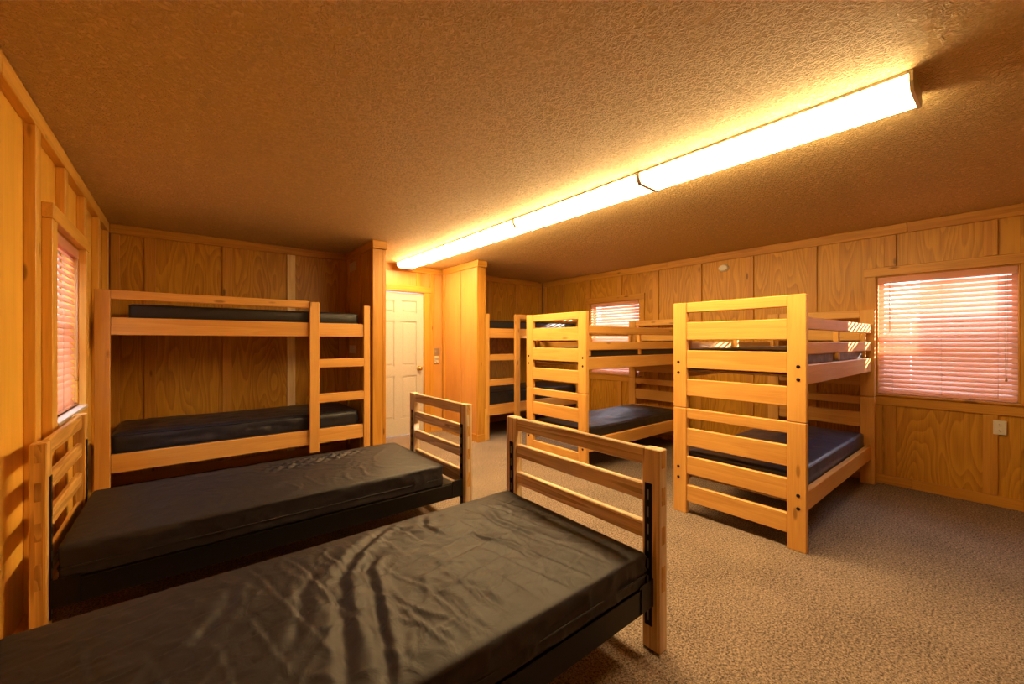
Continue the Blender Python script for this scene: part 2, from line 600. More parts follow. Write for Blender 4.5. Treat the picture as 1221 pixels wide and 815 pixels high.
DOOR = (1.965, 2.766, 0.0, 2.055)
wc = structure(boxes_mesh('wall_back_center', [(1.60, DOOR[0], 5.502, 5.62, 0, H), (DOOR[1], 3.2, 5.502, 5.62, 0, H), (DOOR[0], DOOR[1], 5.502, 5.62, DOOR[3], H)], 'deck'), 'plywood wall around the white door')
panels_along(wc, 'ply_smooth', 5.49, 0.010, [1.72, 2.84, 3.07], [DOOR], 'Y')
beam('batten', 'trim', (2.86, 2.925), (5.470, 5.4898), (0.086, 2.348), wc)
beam('batten', 'trim', (2.64, 2.72), (5.470, 5.4898), (2.152, 2.348), wc)
beam('ceiling_plate', 'trim', (1.74, 3.06), (5.468, 5.4898), (2.35, 2.438), wc)
beam('baseboard', 'trim', (2.862, 3.06), (5.468, 5.4898), (0.0, 0.084), wc)

wd = structure(boxes_mesh('wall_back_right', [(3.10, 5.3, 5.532, 5.65, 0, H)], 'deck'), 'dim plywood wall at the back of the right alcove')
bd_ = [3.32, 3.93, 4.54]
panels_along(wd, 'ply', 5.52, 0.010, [3.17] + [x + 0.045 for x in bd_] + [5.18], [], 'Y')
for x in bd_:
    beam('batten', 'trim', (x, x + 0.085), (5.500, 5.5198), (0.086, 2.348), wd)
beam('batten', 'trim', (5.075, 5.16), (5.500, 5.5198), (0.086, 2.348), wd)
beam('ceiling_plate', 'trim', (3.20, 5.163), (5.498, 5.5198), (2.35, 2.438), wd)
beam('baseboard', 'trim', (3.20, 5.163), (5.498, 5.5198), (0.0, 0.084), wd)

# --- partitions either side of the door
pl = structure(boxes_mesh('wall_partition_left', [(1.615, 1.69, 4.362, 5.50, 0, H)], 'deck'), 'short partition between the left alcove and the door')
panels_along(pl, 'ply', 1.604, 0.010, [4.362, 4.80, 5.288], [], 'X')
panels_along(pl, 'ply_smooth', 1.691, 0.010, [4.362, 4.90, 5.466], [], 'X')
for y in (4.362, 4.76, 5.18):
    beam('batten', 'trim', (1.586, 1.6038), (y, y + 0.085), (0.086, 2.348), pl)
beam('batten', 'trim', (1.7012, 1.735), (4.345, 4.43), (0.086, 2.348), pl)
beam('batten', 'trim', (1.7012, 1.72), (4.86, 4.945), (0.086, 2.348), pl)
beam('end_board', 'trim', (1.588, 1.698), (4.340, 4.3615), (0.0, 2.348), pl)
beam('ceiling_plate', 'trim', (1.585, 1.6038), (4.362, 5.266), (2.35, 2.438), pl)
beam('ceiling_plate', 'trim', (1.7012, 1.737), (4.343, 5.466), (2.35, 2.438), pl)
beam('ceiling_plate', 'trim', (1.582, 1.74), (4.322, 4.3425), (2.352, 2.438), pl)

pr = structure(boxes_mesh('wall_partition_right', [(3.088, 3.165, 4.542, 5.53, 0, H)], 'deck'), 'short smooth panelled partition between the door and the right alcove')
panels_along(pr, 'ply_smooth', 3.077, 0.010, [4.542, 5.0, 5.488], [], 'X')
panels_along(pr, 'ply', 3.166, 0.010, [4.542, 5.0, 5.51], [], 'X')
beam('batten', 'ply_smooth', (3.060, 3.0768), (4.955, 5.04), (0.10, 2.348), pr)
beam('batten', 'trim', (3.060, 3.0768), (5.395, 5.467), (0.10, 2.348), pr)
beam('batten', 'trim', (3.1762, 3.205), (4.525, 4.60), (0.10, 2.348), pr)
beam('end_board', 'trim', (3.058, 3.172), (4.518, 4.5415), (0.0, 2.348), pr)
beam('ceiling_plate', 'trim', (3.056, 3.0768), (4.518, 5.467), (2.352, 2.438), pr)
beam('ceiling_plate', 'trim', (3.054, 3.206), (4.498, 4.517), (2.352, 2.438), pr)
beam('baseboard', 'trim', (3.056, 3.0768), (4.518, 5.467), (0.0, 0.098), pr)
beam('baseboard', 'trim', (3.050, 3.176), (4.499, 4.517), (0.0, 0.098), pr)
beam('corner_block', 'stud', (3.176, 3.204), (4.503, 4.524), (0.0, 0.435), pr)

# ------------------------------------------------------------------ windows
def right_window(name, w, lab):
    y0, y1, z0, z1 = w
    e = bpy.data.objects.new(name, None)
    C.objects.link(e)
    e.location = (5.2, (y0 + y1) / 2, z0)
    structure(e, lab)
    beam('casing_board', 'trim', (XR, 5.1848), (y1 + 0.001, y1 + 0.084), (z0 + 0.001, z1 - 0.001), e)
    beam('casing_board', 'trim', (XR, 5.1848), (y0 - 0.084, y0 - 0.001), (z0 + 0.001, z1 - 0.001), e)
    beam('casing_board', 'trim', (XR - 0.003, 5.1848), (y0 - 0.09, y1 + 0.09), (z1, z1 + 0.084), e)
    beam('apron_board', 'trim', (XR - 0.002, 5.1848), (y0 - 0.09, y1 + 0.02), (z0 - 0.104, z0 - 0.019), e)
    beam('sill_board', 'trim', (XR - 0.022, 5.262), (y0 - 0.03, y1 + 0.008), (z0 - 0.018, z0), e)
    for a in ((y0 - 0.0005, y0 + 0.012), (y1 - 0.012, y1 + 0.0005)):
        beam('jamb', 'trim', (5.186, 5.262), a, (z0 + 0.001, z1 - 0.012), e)
    beam('jamb', 'trim', (5.186, 5.262), (y0, y1), (z1 - 0.011, z1), e)
    # vinyl sash window
    fx = (5.263, 5.305)
    for a in ((y0 + 0.001, y0 + 0.045), (y1 - 0.045, y1 - 0.001)):
        beam('frame_stile', 'vinyl_frame', fx, a, (z0 + 0.001, z1 - 0.001), e)
    for a in ((z0 + 0.001, z0 + 0.05), (z1 - 0.05, z1 - 0.001)):
        beam('frame_rail', 'vinyl_frame', fx, (y0 + 0.046, y1 - 0.046), a, e)
    zm = z0 + 0.54
    beam('meeting_rail', 'vinyl_frame', (5.268, 5.305), (y0 + 0.046, y1 - 0.046), (zm - 0.02, zm + 0.02), e)
    for a in ((z0 + 0.051, zm - 0.021), (zm + 0.021, z1 - 0.051)):
        beam('glass_pane', 'glass', (5.283, 5.288), (y0 + 0.046, y1 - 0.046), a, e, bev=0)
    return e
right_window('window_1', W1, 'wide window beside the nearest bunk bed, lit by low sun')
right_window('window_2', W2, 'window on the right wall behind the middle bunk bed')

def left_window(w):
    y0, y1, z0, z1 = w
    e = bpy.data.objects.new('window_3', None)
    C.objects.link(e)
    e.location = (-0.6, (y0 + y1) / 2, z0)
    structure(e, 'window on the left wall over the low bed headboard')
    x0 = XL - 0.0395
    beam('casing_board', 'stud', (x0, XL), (y0 - 0.11, y0 - 0.001), (z0 - 0.10, z1 - 0.001), e)
    beam('casing_board', 'stud', (x0, XL), (y1 + 0.001, y1 + 0.10), (z0 - 0.10, z1 - 0.001), e)
    beam('casing_board', 'stud', (x0, XL + 0.004), (y0 - 0.12, y1 + 0.12), (z1, z1 + 0.08), e)
    beam('apron_board', 'stud', (x0, XL), (y0, y1), (z0 - 0.10, z0 - 0.021), e)
    beam('sill_board', 'vinyl_frame', (-0.655, XL + 0.008), (y0, y1), (z0 - 0.02, z0), e)
    for a in ((y0, y0 + 0.012), (y1 - 0.012, y1)):
        beam('jamb', 'stud', (-0.655, -0.571), a, (z0 + 0.001, z1 - 0.012), e)
    beam('jamb', 'stud', (-0.655, -0.571), (y0, y1), (z1 - 0.011, z1), e)
    fx = (-0.699, -0.656)
    for a in ((y0 + 0.001, y0 + 0.045), (y1 - 0.045, y1 - 0.001)):
        beam('frame_stile', 'vinyl_frame', fx, a, (z0 + 0.001, z1 - 0.001), e)
    for a in ((z0 + 0.001, z0 + 0.05), (z1 - 0.05, z1 - 0.001)):
        beam('frame_rail', 'vinyl_frame', fx, (y0 + 0.046, y1 - 0.046), a, e)
    zm = (z0 + z1) / 2
    beam('meeting_rail', 'vinyl_frame', fx, (y0 + 0.046, y1 - 0.046), (zm - 0.02, zm + 0.02), e)
    for a in ((z0 + 0.051, zm - 0.021), (zm + 0.021, z1 - 0.051)):
        beam('glass_pane', 'glass', (-0.682, -0.677), (y0 + 0.046, y1 - 0.046), a, e, bev=0)
left_window(WIN_L)

def slat_mesh(length):
    key = ('slat', round(length, 3))
    if key in _cache:
        return _cache[key]
    bm = bmesh.new()
    prof = []
    for i in range(5):
        t = -1 + i * 0.5
        prof.append((0.025 * t, 0.003 * (1 - t * t)))
    loop = prof + [(x, z - 0.003) for x, z in reversed(prof)]
    ends = []
    for s in (-0.5, 0.5):
        ends.append([bm.verts.new((s * length, a, b)) for a, b in loop])
    n = len(loop)
    for i in range(n):
        bm.faces.new((ends[0][i], ends[0][(i + 1) % n], ends[1][(i + 1) % n], ends[1][i]))
    bm.faces.new(ends[0][::-1])
    bm.faces.new(ends[1])
    bmesh.ops.recalc_face_normals(bm, faces=bm.faces[:])
    me = bpy.data.meshes.new('slat')
    bm.to_mesh(me)
    bm.free()
    me.materials.append(M['slat'])
    _cache[key] = me
    return me

def blind(w, x, inward, tilt, label, pull_side, pitch=0.0425):
    """Wooden venetian blind. inward: -1 when the room lies to -X, +1 when it lies to +X."""
    y0, y1, z0, z1 = w[0] + 0.014, w[1] - 0.014, w[2], w[3] - 0.012
    yc, ln = (y0 + y1) / 2, (y1 - y0)
    t = thing('window_blind', (x, yc, z0), label, 'blind', 'wooden slat blinds')
    beam('head_rail', 'slat', (x - 0.026, x + 0.026), (y0, y1), (z1 - 0.048, z1 - 0.001), t)
    beam('valance', 'slat', tuple(sorted((x + inward * 0.027, x + inward * 0.034))), (y0, y1), (z1 - 0.062, z1 - 0.001), t)
    n = int((z1 - 0.07 - z0 - 0.03) / pitch)
    me = slat_mesh(ln)
    for i in range(n + 1):
        z = z0 + 0.04 + i * pitch
        o = link_mesh('slat', me, t, (0, 0, z - z0))
        o.rotation_euler = (inward * tilt, 0, math.pi / 2)
    beam('weight_rail', 'slat', (x - 0.025, x + 0.025), (y0, y1), (z0 + 0.004, z0 + 0.02), t)
    for f in (0.12, 0.5, 0.88):
        for s in (-1, 1):
            tube('ladder_cord', 'cord', [(x + s * 0.0265, y0 + f * ln, z0 + 0.02), (x + s * 0.0265, y0 + f * ln, z1 - 0.05)], 0.0012, t, n=5)
    xp = x + inward * 0.034
    yp = y0 + (0.07 if pull_side < 0 else 0.93) * ln
    for k in (-0.006, 0.006):
        tube('pull_cord', 'cord', [(xp, yp + k, z1 - 0.06), (xp, yp + k * 1.3, z0 + 0.5), (xp, yp + k * 0.6, z0 + 0.20)], 0.0013, t, n=5)
    lathe('tassel', 'trim', [(0.002, 0.03), (0.006, 0.024), (0.009, 0.004), (0.006, 0.0)], t, (xp, yp, z0 + 0.172), n=10)
    yw = y0 + (0.90 if pull_side < 0 else 0.10) * ln
    tube('tilt_wand', 'trim', [(xp, yw, z1 - 0.06), (xp + inward * 0.004, yw, z1 - 0.52)], 0.0035, t, n=8)
    return t

blind(W1, 5.208, -1, math.radians(42), 'wide wooden blind on the window beside the nearest bunk bed', -1)
blind(W2, 5.208, -1, math.radians(42), 'wooden blind on the far window, seen between two bunk beds', -1)
blind(WIN_L, -0.600, 1, math.radians(58), 'closed orange slat blind on the left wall window', 1)

# ------------------------------------------------------------------ door
def door():
    e = bpy.data.objects.new('door_1', None)
    C.objects.link(e)
    e.location = (2.366, 5.52, 0)
    structure(e, 'white six-panel door at the far end of the room')
    x0, x1, yf = 1.972, 2.760, 5.500
    stile, mid = 0.105, 0.10
    cols = [(x0 + stile, (x0 + x1) / 2 - mid / 2), ((x0 + x1) / 2 + mid / 2, x1 - stile)]
    rows = [(0.25, 0.86), (1.00, 1.64), (1.76, 1.935)]
    bx = [(x0, x1, yf + 0.012, yf + 0.042, 0.012, 2.045)]
    xs = [x0, cols[0][0], cols[0][1], cols[1][0], cols[1][1], x1]
    zs = [0.012, rows[0][0], rows[0][1], rows[1][0], rows[1][1], rows[2][0], rows[2][1], 2.045]
    for i in (0, 2, 4):
        bx.append((xs[i], xs[i + 1], yf, yf + 0.013, zs[0], zs[7]))
    for j in (0, 2, 4, 6):
        for (a, b) in cols:
            bx.append((a, b, yf, yf + 0.013, zs[j], zs[j + 1]))
    boxes_mesh('door_slab', bx, 'white_paint', e)
    for (a, b) in cols:
        for (c, d) in rows:
            beam('raised_panel', 'white_paint', (a + 0.028, b - 0.028), (yf + 0.003, yf + 0.0125), (c + 0.028, d - 0.028), e, bev=0.006)
    kn = lathe('door_knob', 'brass', [(0.032, 0.0), (0.034, -0.006), (0.014, -0.012), (0.012, -0.03), (0.026, -0.042), (0.031, -0.055), (0.024, -0.068), (0.008, -0.072)], e, (2.690, yf - 0.0005, 0.955), axis='Y', n=20)
    beam('strike_plate', 'brass', (2.7605, 2.7645), (yf + 0.003, yf + 0.02), (0.92, 0.99), e, bev=0)
    beam('casing_board', 'trim', (2.768, 2.856), (5.462, 5.4898), (0.0, 2.059), e)
    beam('casing_board', 'trim', (1.875, 1.963), (5.462, 5.4898), (0.0, 2.059), e)
    beam('casing_board', 'trim', (1.86, 2.875), (5.458, 5.4898), (2.061, 2.15), e)
    beam('door_stop', 'stud', (2.7655, 2.768), (5.49, 5.60), (0.0, 2.055), e, bev=0)
door()

# ------------------------------------------------------------------ mattresses
def axis_coords(h, res, edge=(0.0, 0.008, 0.018, 0.030, 0.044)):
    inner = h - 0.06
    n = max(2, int(math.ceil(2 * inner / res)))
    mids = [-inner + 2 * inner * i / n for i in range(n + 1)]
    e = [-h + t for t in edge]
    return e + mids + [-v for v in reversed(e)]

def ridge(v):
    return 1.0 - abs(v)

def mattress(name, xs, ys, zs, mat, label, seed, amp=0.004, res=0.03, folds=None, group=None, side_amp=0.004, r=0.03, seams=None):
    hx, hy, hz = (xs[1] - xs[0]) / 2, (ys[1] - ys[0]) / 2, (zs[1] - zs[0]) / 2
    cx, cy, cz = (xs[0] + xs[1]) / 2, (ys[0] + ys[1]) / 2, (zs[0] + zs[1]) / 2
    A, B, Z = axis_coords(hx, res), axis_coords(hy, res), axis_coords(hz, 0.02, (0.0, 0.008, 0.018, 0.030))
    if hz < 0.065:
        Z = [-hz, -hz + 0.01, -hz + 0.022, 0, hz - 0.022, hz - 0.01, hz]
    na, nb, nz = len(A), len(B), len(Z)
    bm = bmesh.new()
    vd = {}
    sv = Vector((seed * 3.17, seed * 1.31, seed * 2.23))
    def vert(i, j, k):
        key = (i, j, k)
        if key in vd:
            return vd[key]
        p = Vector((A[i], B[j], Z[k]))
        q = Vector((max(-hx + r, min(hx - r, p.x)), max(-hy + r, min(hy - r, p.y)), max(-hz + r, min(hz - r, p.z))))
        d = p - q
        nrm = d.normalized() if d.length > 1e-9 else Vector((0, 0, 1))
        co = q + nrm * r if d.length > 1e-9 else p
        # displacement
        if nrm.z > 0.3:
            u = Vector((co.x * 3.0, co.y * 3.0, 0)) + sv
            w1 = noise.noise(u)
            u2 = Vector((co.x * 7 + 2.0 * noise.noise(u * 0.8), co.y * 4.5 + 2.0 * w1, 3.1)) + sv
            rg = max(0.0, ridge(2.2 * noise.noise(u2)) - 0.55) / 0.45
            dz = amp * (1.3 * w1 + 1.1 * rg * rg)
            edge = min(hx - abs(co.x), hy - abs(co.y))
            m = max(0.15, min(1.0, edge / 0.12))
            dz *= m
            if folds:
                dz += m * folds(co.x + cx, co.y + cy)
            # the pad is a little crowned towards the middle
            dz += 0.012 * min(1.0, edge / 0.25)
            co = co + Vector((0, 0, dz * max(0, nrm.z)))
        elif nrm.z > -0.6:
            s = co.x * 1.0 + co.y * 1.0
            u = Vector((s * 5.0, co.z * 16.0 + 1.2 * s, 0)) + sv
            w1 = noise.noise(u)
            rg = max(0.0, ridge(2.0 * noise.noise(u * 1.3)) - 0.5) * 2
            m = max(0.0, 1 - (abs(co.z) / hz) ** 4)
            h = Vector((nrm.x, nrm.y, 0))
            co = co + h * (side_amp * (w1 + rg * rg - 0.5) * m)
        v = bm.verts.new(co)
        vd[key] = v
        return v
    def quad(a, b, c, d):
        f = bm.faces.new((a, b, c, d))
        f.smooth = True
    for i in range(na - 1):
        for j in range(nb - 1):
            quad(vert(i, j, nz - 1), vert(i + 1, j, nz - 1), vert(i + 1, j + 1, nz - 1), vert(i, j + 1, nz - 1))
            quad(vert(i, j, 0), vert(i, j + 1, 0), vert(i + 1, j + 1, 0), vert(i + 1, j, 0))
    for k in range(nz - 1):
        for i in range(na - 1):
            quad(vert(i, 0, k), vert(i + 1, 0, k), vert(i + 1, 0, k + 1), vert(i, 0, k + 1))
            quad(vert(i, nb - 1, k), vert(i, nb - 1, k + 1), vert(i + 1, nb - 1, k + 1), vert(i + 1, nb - 1, k))
        for j in range(nb - 1):
            quad(vert(0, j, k), vert(0, j, k + 1), vert(0, j + 1, k + 1), vert(0, j + 1, k))
            quad(vert(na - 1, j, k), vert(na - 1, j + 1, k), vert(na - 1, j + 1, k + 1), vert(na - 1, j, k + 1))
    me = bpy.data.meshes.new(name)
    bm.to_mesh(me)
    bm.free()
    me.materials.append(M[mat])
    o = link_mesh(name, me, None, (cx, cy, cz))
    tag(o, label, 'mattress', group)
    # welted seams round the upper and lower edge
    for zz, inset in (seams or ((hz - 0.012, 0.0045), (-hz + 0.012, 0.0045))):
        pts = []
        rr = r
        for (sx, sy, a0) in ((1, 1, 0), (-1, 1, 90), (-1, -1, 180), (1, -1, 270)):
            for t in (0, 30, 60, 90):
                a = math.radians(a0 + t)
                pts.append((cx + sx * (hx - rr) + (rr - inset) * math.cos(a), cy + sy * (hy - rr) + (rr - inset) * math.sin(a), cz + zz))
        dense = []
        k = len(pts)
        for i in range(k):
            p, q = Vector(pts[i]), Vector(pts[(i + 1) % k])
            n = max(1, int((q - p).length / 0.12))
            for s in range(n):
                dense.append(p.lerp(q, s / n))
        tube('piping', mat, dense, 0.0042, o, closed=True, n=6)
    return o

# ------------------------------------------------------------------ free-standing bunk beds (two stacked frames)
END_RAILS = [(0.745, 0.822), (0.531, 0.668), (0.312, 0.451), (0.097, 0.227)]
def make_bunk(x0, y0, label):
    L_, W_ = 2.03, 0.895
    t = thing('bunk_bed', (x0, y0, 0), label, 'bunk bed', 'free-standing pine bunk beds')
    for tier, zb in enumerate((0.0, 0.825)):
        for ex, xa in ((0, x0), (1, x0 + L_ - 0.045)):
            for ya in (y0, y0 + W_ - 0.105):
                p = beam('post', 'pine', (xa, xa + 0.045), (ya, ya + 0.105), (zb + (0.0015 if tier else 0), zb + 0.823), t, bev=0.004)
                side = xa - 0.0005 if ex == 0 else xa + 0.0455
                sgn = -1 if ex == 0 else 1
                yc = ya + (0.043 if ya == y0 else 0.062)
                for zz in (0.358, 0.275):
                    lathe('bolt', 'bolt', [(0.0115, 0.0), (0.0115, sgn * 0.002), (0.007, sgn * 0.005)], p, (0, 0, 0), axis='X', n=12)
                    b = p.children[-1]
                    b.location = (0, 0, 0)
                    b.parent = p
                    # post axes: local x = up, local z = -X
                    b.rotation_euler = (0, math.pi / 2, 0)
                    b.location = (zb + zz - (zb + 0.412), yc - (ya + 0.0525), -(side - (xa + 0.0225)))
            for (a, b) in END_RAILS:
                beam('end_rail', 'pine', (xa + 0.006, xa + 0.038), (y0 + 0.1052, y0 + W_ - 0.1052), (zb + a, zb + b), t, bev=0.005)
        for ya in (y0 + 0.022, y0 + W_ - 0.062):
            beam('side_rail', 'pine', (x0 + 0.0455, x0 + L_ - 0.0455), (ya, ya + 0.040), (zb + 0.236, zb + 0.365), t, bev=0.005)
        beam('deck', 'deck', (x0 + 0.05, x0 + L_ - 0.05), (y0 + 0.064, y0 + W_ - 0.064), (zb + 0.285, zb + 0.302), t)
        if tier:
            for ya, yu in ((y0 + 0.022, y0 + 0.0505), (y0 + W_ - 0.050, y0 + W_ - 0.0845)):
                for (a, b) in ((1.258, 1.342), (1.424, 1.508)):
                    beam('guard_rail', 'pine', (x0 + 0.0455, x0 + L_ - 0.0465), (ya, ya + 0.028), (a, b), t, bev=0.006)
                for xa in (x0 + 0.10, x0 + 0.98, x0 + L_ - 0.13):
                    beam('guard_upright', 'pine', (xa, xa + 0.04), (yu, yu + 0.034), (1.20, 1.50), t)
    return t

bunk_r = make_bunk(3.06, 0.828, 'nearest free-standing golden pine bunk bed, beside the wide sunlit window')
bunk_m = copy_tree(bunk_r)
bunk_m.location = (3.085, 2.655, 0)
tag(bunk_m, 'middle pine bunk bed with a window behind it, near the partition', 'bunk bed', 'free-standing pine bunk beds')

def cross_folds(x, y):
    a = noise.noise(Vector((x * 2.2, y * 9.0, 7.0)))
    b = noise.noise(Vector((x * 6.0 + y * 3, y * 5.0, 2.0)))
    return 0.006 * max(0, ridge(1.8 * a) - 0.5) * 2 + 0.003 * b

G = 'vinyl bunk mattresses'
mattress('mattress', (3.12, 5.02), (0.895, 1.657), (0.303, 0.478), 'vinyl_navy', 'navy vinyl mattress on the lower deck of the nearest free-standing bunk', 3, 0.004, 0.025, cross_folds, G, 0.003)
mattress('mattress', (3.12, 5.02), (0.90, 1.652), (1.128, 1.285), 'vinyl_black', 'black mattress behind the guard rails atop the nearest free-standing bunk', 4, 0.004, 0.03, cross_folds, G, 0.008)
mattress('mattress', (3.145, 5.04), (2.727, 3.479), (0.303, 0.455), 'vinyl_black', 'black vinyl mattress on the lower deck of the middle bunk bed', 5, 0.006, 0.025, cross_folds, G, 0.006, 0.04)
mattress('mattress', (3.145, 5.04), (2.722, 3.484), (1.128, 1.27), 'vinyl_black', 'black mattress atop the middle bunk bed in front of a window', 6, 0.004, 0.04, None, G, 0.004)

# ------------------------------------------------------------------ bunks built into the two alcoves
def built_in(x0, x1, yf, yb, mirror, label):
    t = thing('alcove_bunk', ((x0 + x1) / 2, yf, 0), label, 'bunk bed', 'pine bunks built into the alcoves')
    fx = (lambda a, b: (a, b)) if not mirror else (lambda a, b: (x0 + x1 - b, x0 + x1 - a))
    wide = x0 + 0.088
    thin = x1 - 0.066
    lad = thin - 0.445
    beam('post', 'pine', fx(x0, wide), (yf, yf + 0.04), (0.0, 1.745), t, bev=0.004)
    beam('post', 'pine', fx(thin, x1), (yf, yf + 0.04), (0.0, 1.728), t, bev=0.004)
    beam('ladder_post', 'pine', fx(lad - 0.088, lad), (yf - 0.022, yf + 0.016), (0.25, 1.733), t, bev=0.004)
    beam('guard_rail', 'pine', fx(wide + 0.0005, lad - 0.0885), (yf + 0.002, yf + 0.036), (1.672, 1.742), t, bev=0.004)
    for (a, b) in ((1.395, 1.532), (0.325, 0.468)):
        beam('side_rail', 'pine', fx(wide + 0.0005, thin - 0.0005), (yf + 0.0165, yf + 0.052), (a, b), t, bev=0.004)
    for (a, b) in ((1.082, 1.170), (0.733, 0.822)):
        beam('rung', 'pine', fx(lad + 0.0005, thin - 0.0005), (yf + 0.003, yf + 0.036), (a, b), t, bev=0.004)
    for z in (1.42, 0.35):
        beam('cleat', 'trim', (x0 + 0.05, x1 - 0.05), (yb - 0.041, yb - 0.003), (z, z + 0.088), t)
        beam('deck', 'deck', (x0 + 0.01, x1 - 0.01), (yf + 0.0525, yb - 0.005), (z + 0.089, z + 0.105), t)
    return t

built_in(-0.522, 1.566, 4.36, 5.266, False, 'built-in pine bunk with ladder rungs in the left alcove, beyond the low beds')
built_in(3.208, 5.155, 4.535, 5.496, True, 'built-in pine bunk in the far right alcove, half hidden by another bunk')
mattress('mattress', (-0.45, 1.47), (4.43, 5.20), (0.456, 0.615), 'vinyl_dark', 'dark navy vinyl mattress on the lower deck of the left alcove bunk', 8, 0.005, 0.028, cross_folds, G, 0.016, 0.045)
mattress('mattress', (-0.34, 1.47), (4.43, 5.20), (1.526, 1.645), 'vinyl_black', 'black mattress on the upper deck of the left alcove bunk', 9, 0.003, 0.045, None, G, 0.004)
mattress('mattress', (3.24, 5.11), (4.61, 5.40), (0.456, 0.635), 'vinyl_black', 'black wrinkled mattress on the lower deck of the far right alcove bunk', 10, 0.006, 0.04, cross_folds, G, 0.008)
mattress('mattress', (3.24, 5.11), (4.61, 5.40), (1.526, 1.645), 'vinyl_black', 'black mattress on the upper deck of the far right alcove bunk', 11, 0.003, 0.045, None, G, 0.004)

# ------------------------------------------------------------------ low single beds
def board_end(t, xa, xb, y0, y1, dz, inner, mat):
    """Head- or footboard between two posts. inner: +1 when the mattress lies to +X, -1 when it lies to -X."""
    pw = 0.085
    for ya, yp in ((y0, y0 + 0.036), (y1 - pw, y1 - 0.036 - 0.034)):
        p = beam('post', mat, (xa, xb), (ya, ya + pw), (0, 0.875 + dz), t, bev=0.004)
        xf = xb + 0.0005 if inner > 0 else xa - 0.0005
        hp = beam('hook_plate', 'black_metal', tuple(sorted((xf, xf + inner * 0.004))), (yp, yp + 0.034), (0.105 + dz, 0.725 + dz), t, bev=0.001)
        for k in range(8):
            # sub-part of the plate; the plate's own axes: local x = up, local y = Y, local z = -X
            link_mesh('hook_slot', beam_mesh(0.045, 0.006, 0.0012, 'steel', 0), hp, (-0.265 + k * 0.075, 0.0, -inner * 0.0027))
    for (a, b) in ((0.795, 0.872), (0.634, 0.712), (0.466, 0.543), (0.262, 0.371)):
        beam('cross_rail', mat, (xa + 0.014, xb - 0.014), (y0 + pw + 0.0003, y1 - pw - 0.0003), (a + dz, b + dz), t, bev=0.005)
        for ya in (y0 - 0.0012, y1 - 0.0005):
            beam('tenon_end', 'endgrain', (xa + 0.015, xb - 0.015), (ya, ya + 0.0017), (a + dz, b + dz), t, axis='Z', bev=0)

def single_bed(xh, xf, y0, y1, label, dz_head):
    t = thing('single_bed', ((xh + xf) / 2, (y0 + y1) / 2, 0), label, 'bed', 'low single beds')
    board_end(t, xf, xf + 0.058, y0, y1, 0.0, -1, 'fir')
    board_end(t, xh, xh + 0.052, y0, y1, dz_head, 1, 'fir_gold')
    xa, xb = xh + 0.058, xf - 0.006
    for ya, s in ((y0 + 0.03, 1), (y1 - 0.034, -1)):
        beam('frame_rail', 'black_metal', (xa, xb), (ya, ya + 0.004), (0.195, 0.298), t, bev=0.001)
        beam('frame_ledge', 'black_metal', (xa, xb), tuple(sorted((ya + (0.0045 if s > 0 else -0.0005), ya + s * 0.04))), (0.258, 0.262), t, bev=0.001)
        for xx in (xa, xb - 0.09):
            beam('corner_bracket', 'black_metal', (xx, xx + 0.09), tuple(sorted((ya - s * 0.0005, ya - s * 0.0045))), (0.20, 0.32), t, bev=0.001)
    for k in range(6):
        xx = xa + 0.18 + k * 0.31
        if xx < xb - 0.05:
            beam('cross_strap', 'black_metal', (xx, xx + 0.04), (y0 + 0.036, y1 - 0.036), (0.262, 0.268), t, bev=0.001)
    boxes_mesh('spring_deck', [(xa + 0.01, xb - 0.06, y0 + 0.05, y1 - 0.05, 0.2682, 0.2985)], 'dark_slot', t)
    return t

single_bed(-0.505, 1.585, 0.955, 2.015, 'low single bed nearest the viewer with slatted wooden footboard', 0.03)
single_bed(-0.497, 1.632, 2.565, 3.52, 'second low single bed, its headboard under the left wall window', 0.04)

def along(poly, x, y):
    """Signed distance to a polyline and how far along it the nearest point lies (0 to 1)."""
    best = (9.0, 0.0, 0.0)
    n = len(poly) - 1
    for i in range(n):
        ax, ay = poly[i]
        bx, by = poly[i + 1]
        dx, dy = bx - ax, by - ay
        t = max(0.0, min(1.0, ((x - ax) * dx + (y - ay) * dy) / (dx * dx + dy * dy)))
        ex, ey = x - ax - t * dx, y - ay - t * dy
        d = math.hypot(ex, ey)
        if d < best[0]:
            best = (d, 1.0 if dx * ey - dy * ex > 0 else -1.0, (i + t) / n)
    return best[0] * best[1], best[2]

DRAPES = [  # path, depth, width
    ([(0.92, 2.0), (0.72, 1.88), (0.56, 1.74), (0.45, 1.58), (0.41, 1.40), (0.37, 1.24), (0.33, 1.05)], 0.011, 0.024),
    ([(0.66, 1.70), (0.56, 1.60), (0.53, 1.45), (0.49, 1.28), (0.44, 1.10), (0.41, 0.98)], 0.010, 0.020),
    ([(0.40, 1.72), (0.33, 1.60), (0.30, 1.45), (0.24, 1.30)], 0.006, 0.024),
    ([(1.22, 1.78), (1.20, 1.62), (1.23, 1.46), (1.25, 1.34)], 0.008, 0.016),
    ([(1.03, 1.62), (1.05, 1.50), (1.11, 1.40), (1.12, 1.26)], 0.008, 0.011),
    ([(0.98, 1.95), (0.90, 1.80), (0.92, 1.68)], 0.009, 0.020),
    ([(0.14, 1.80), (0.10, 1.62), (0.02, 1.50)], 0.008, 0.022),
]

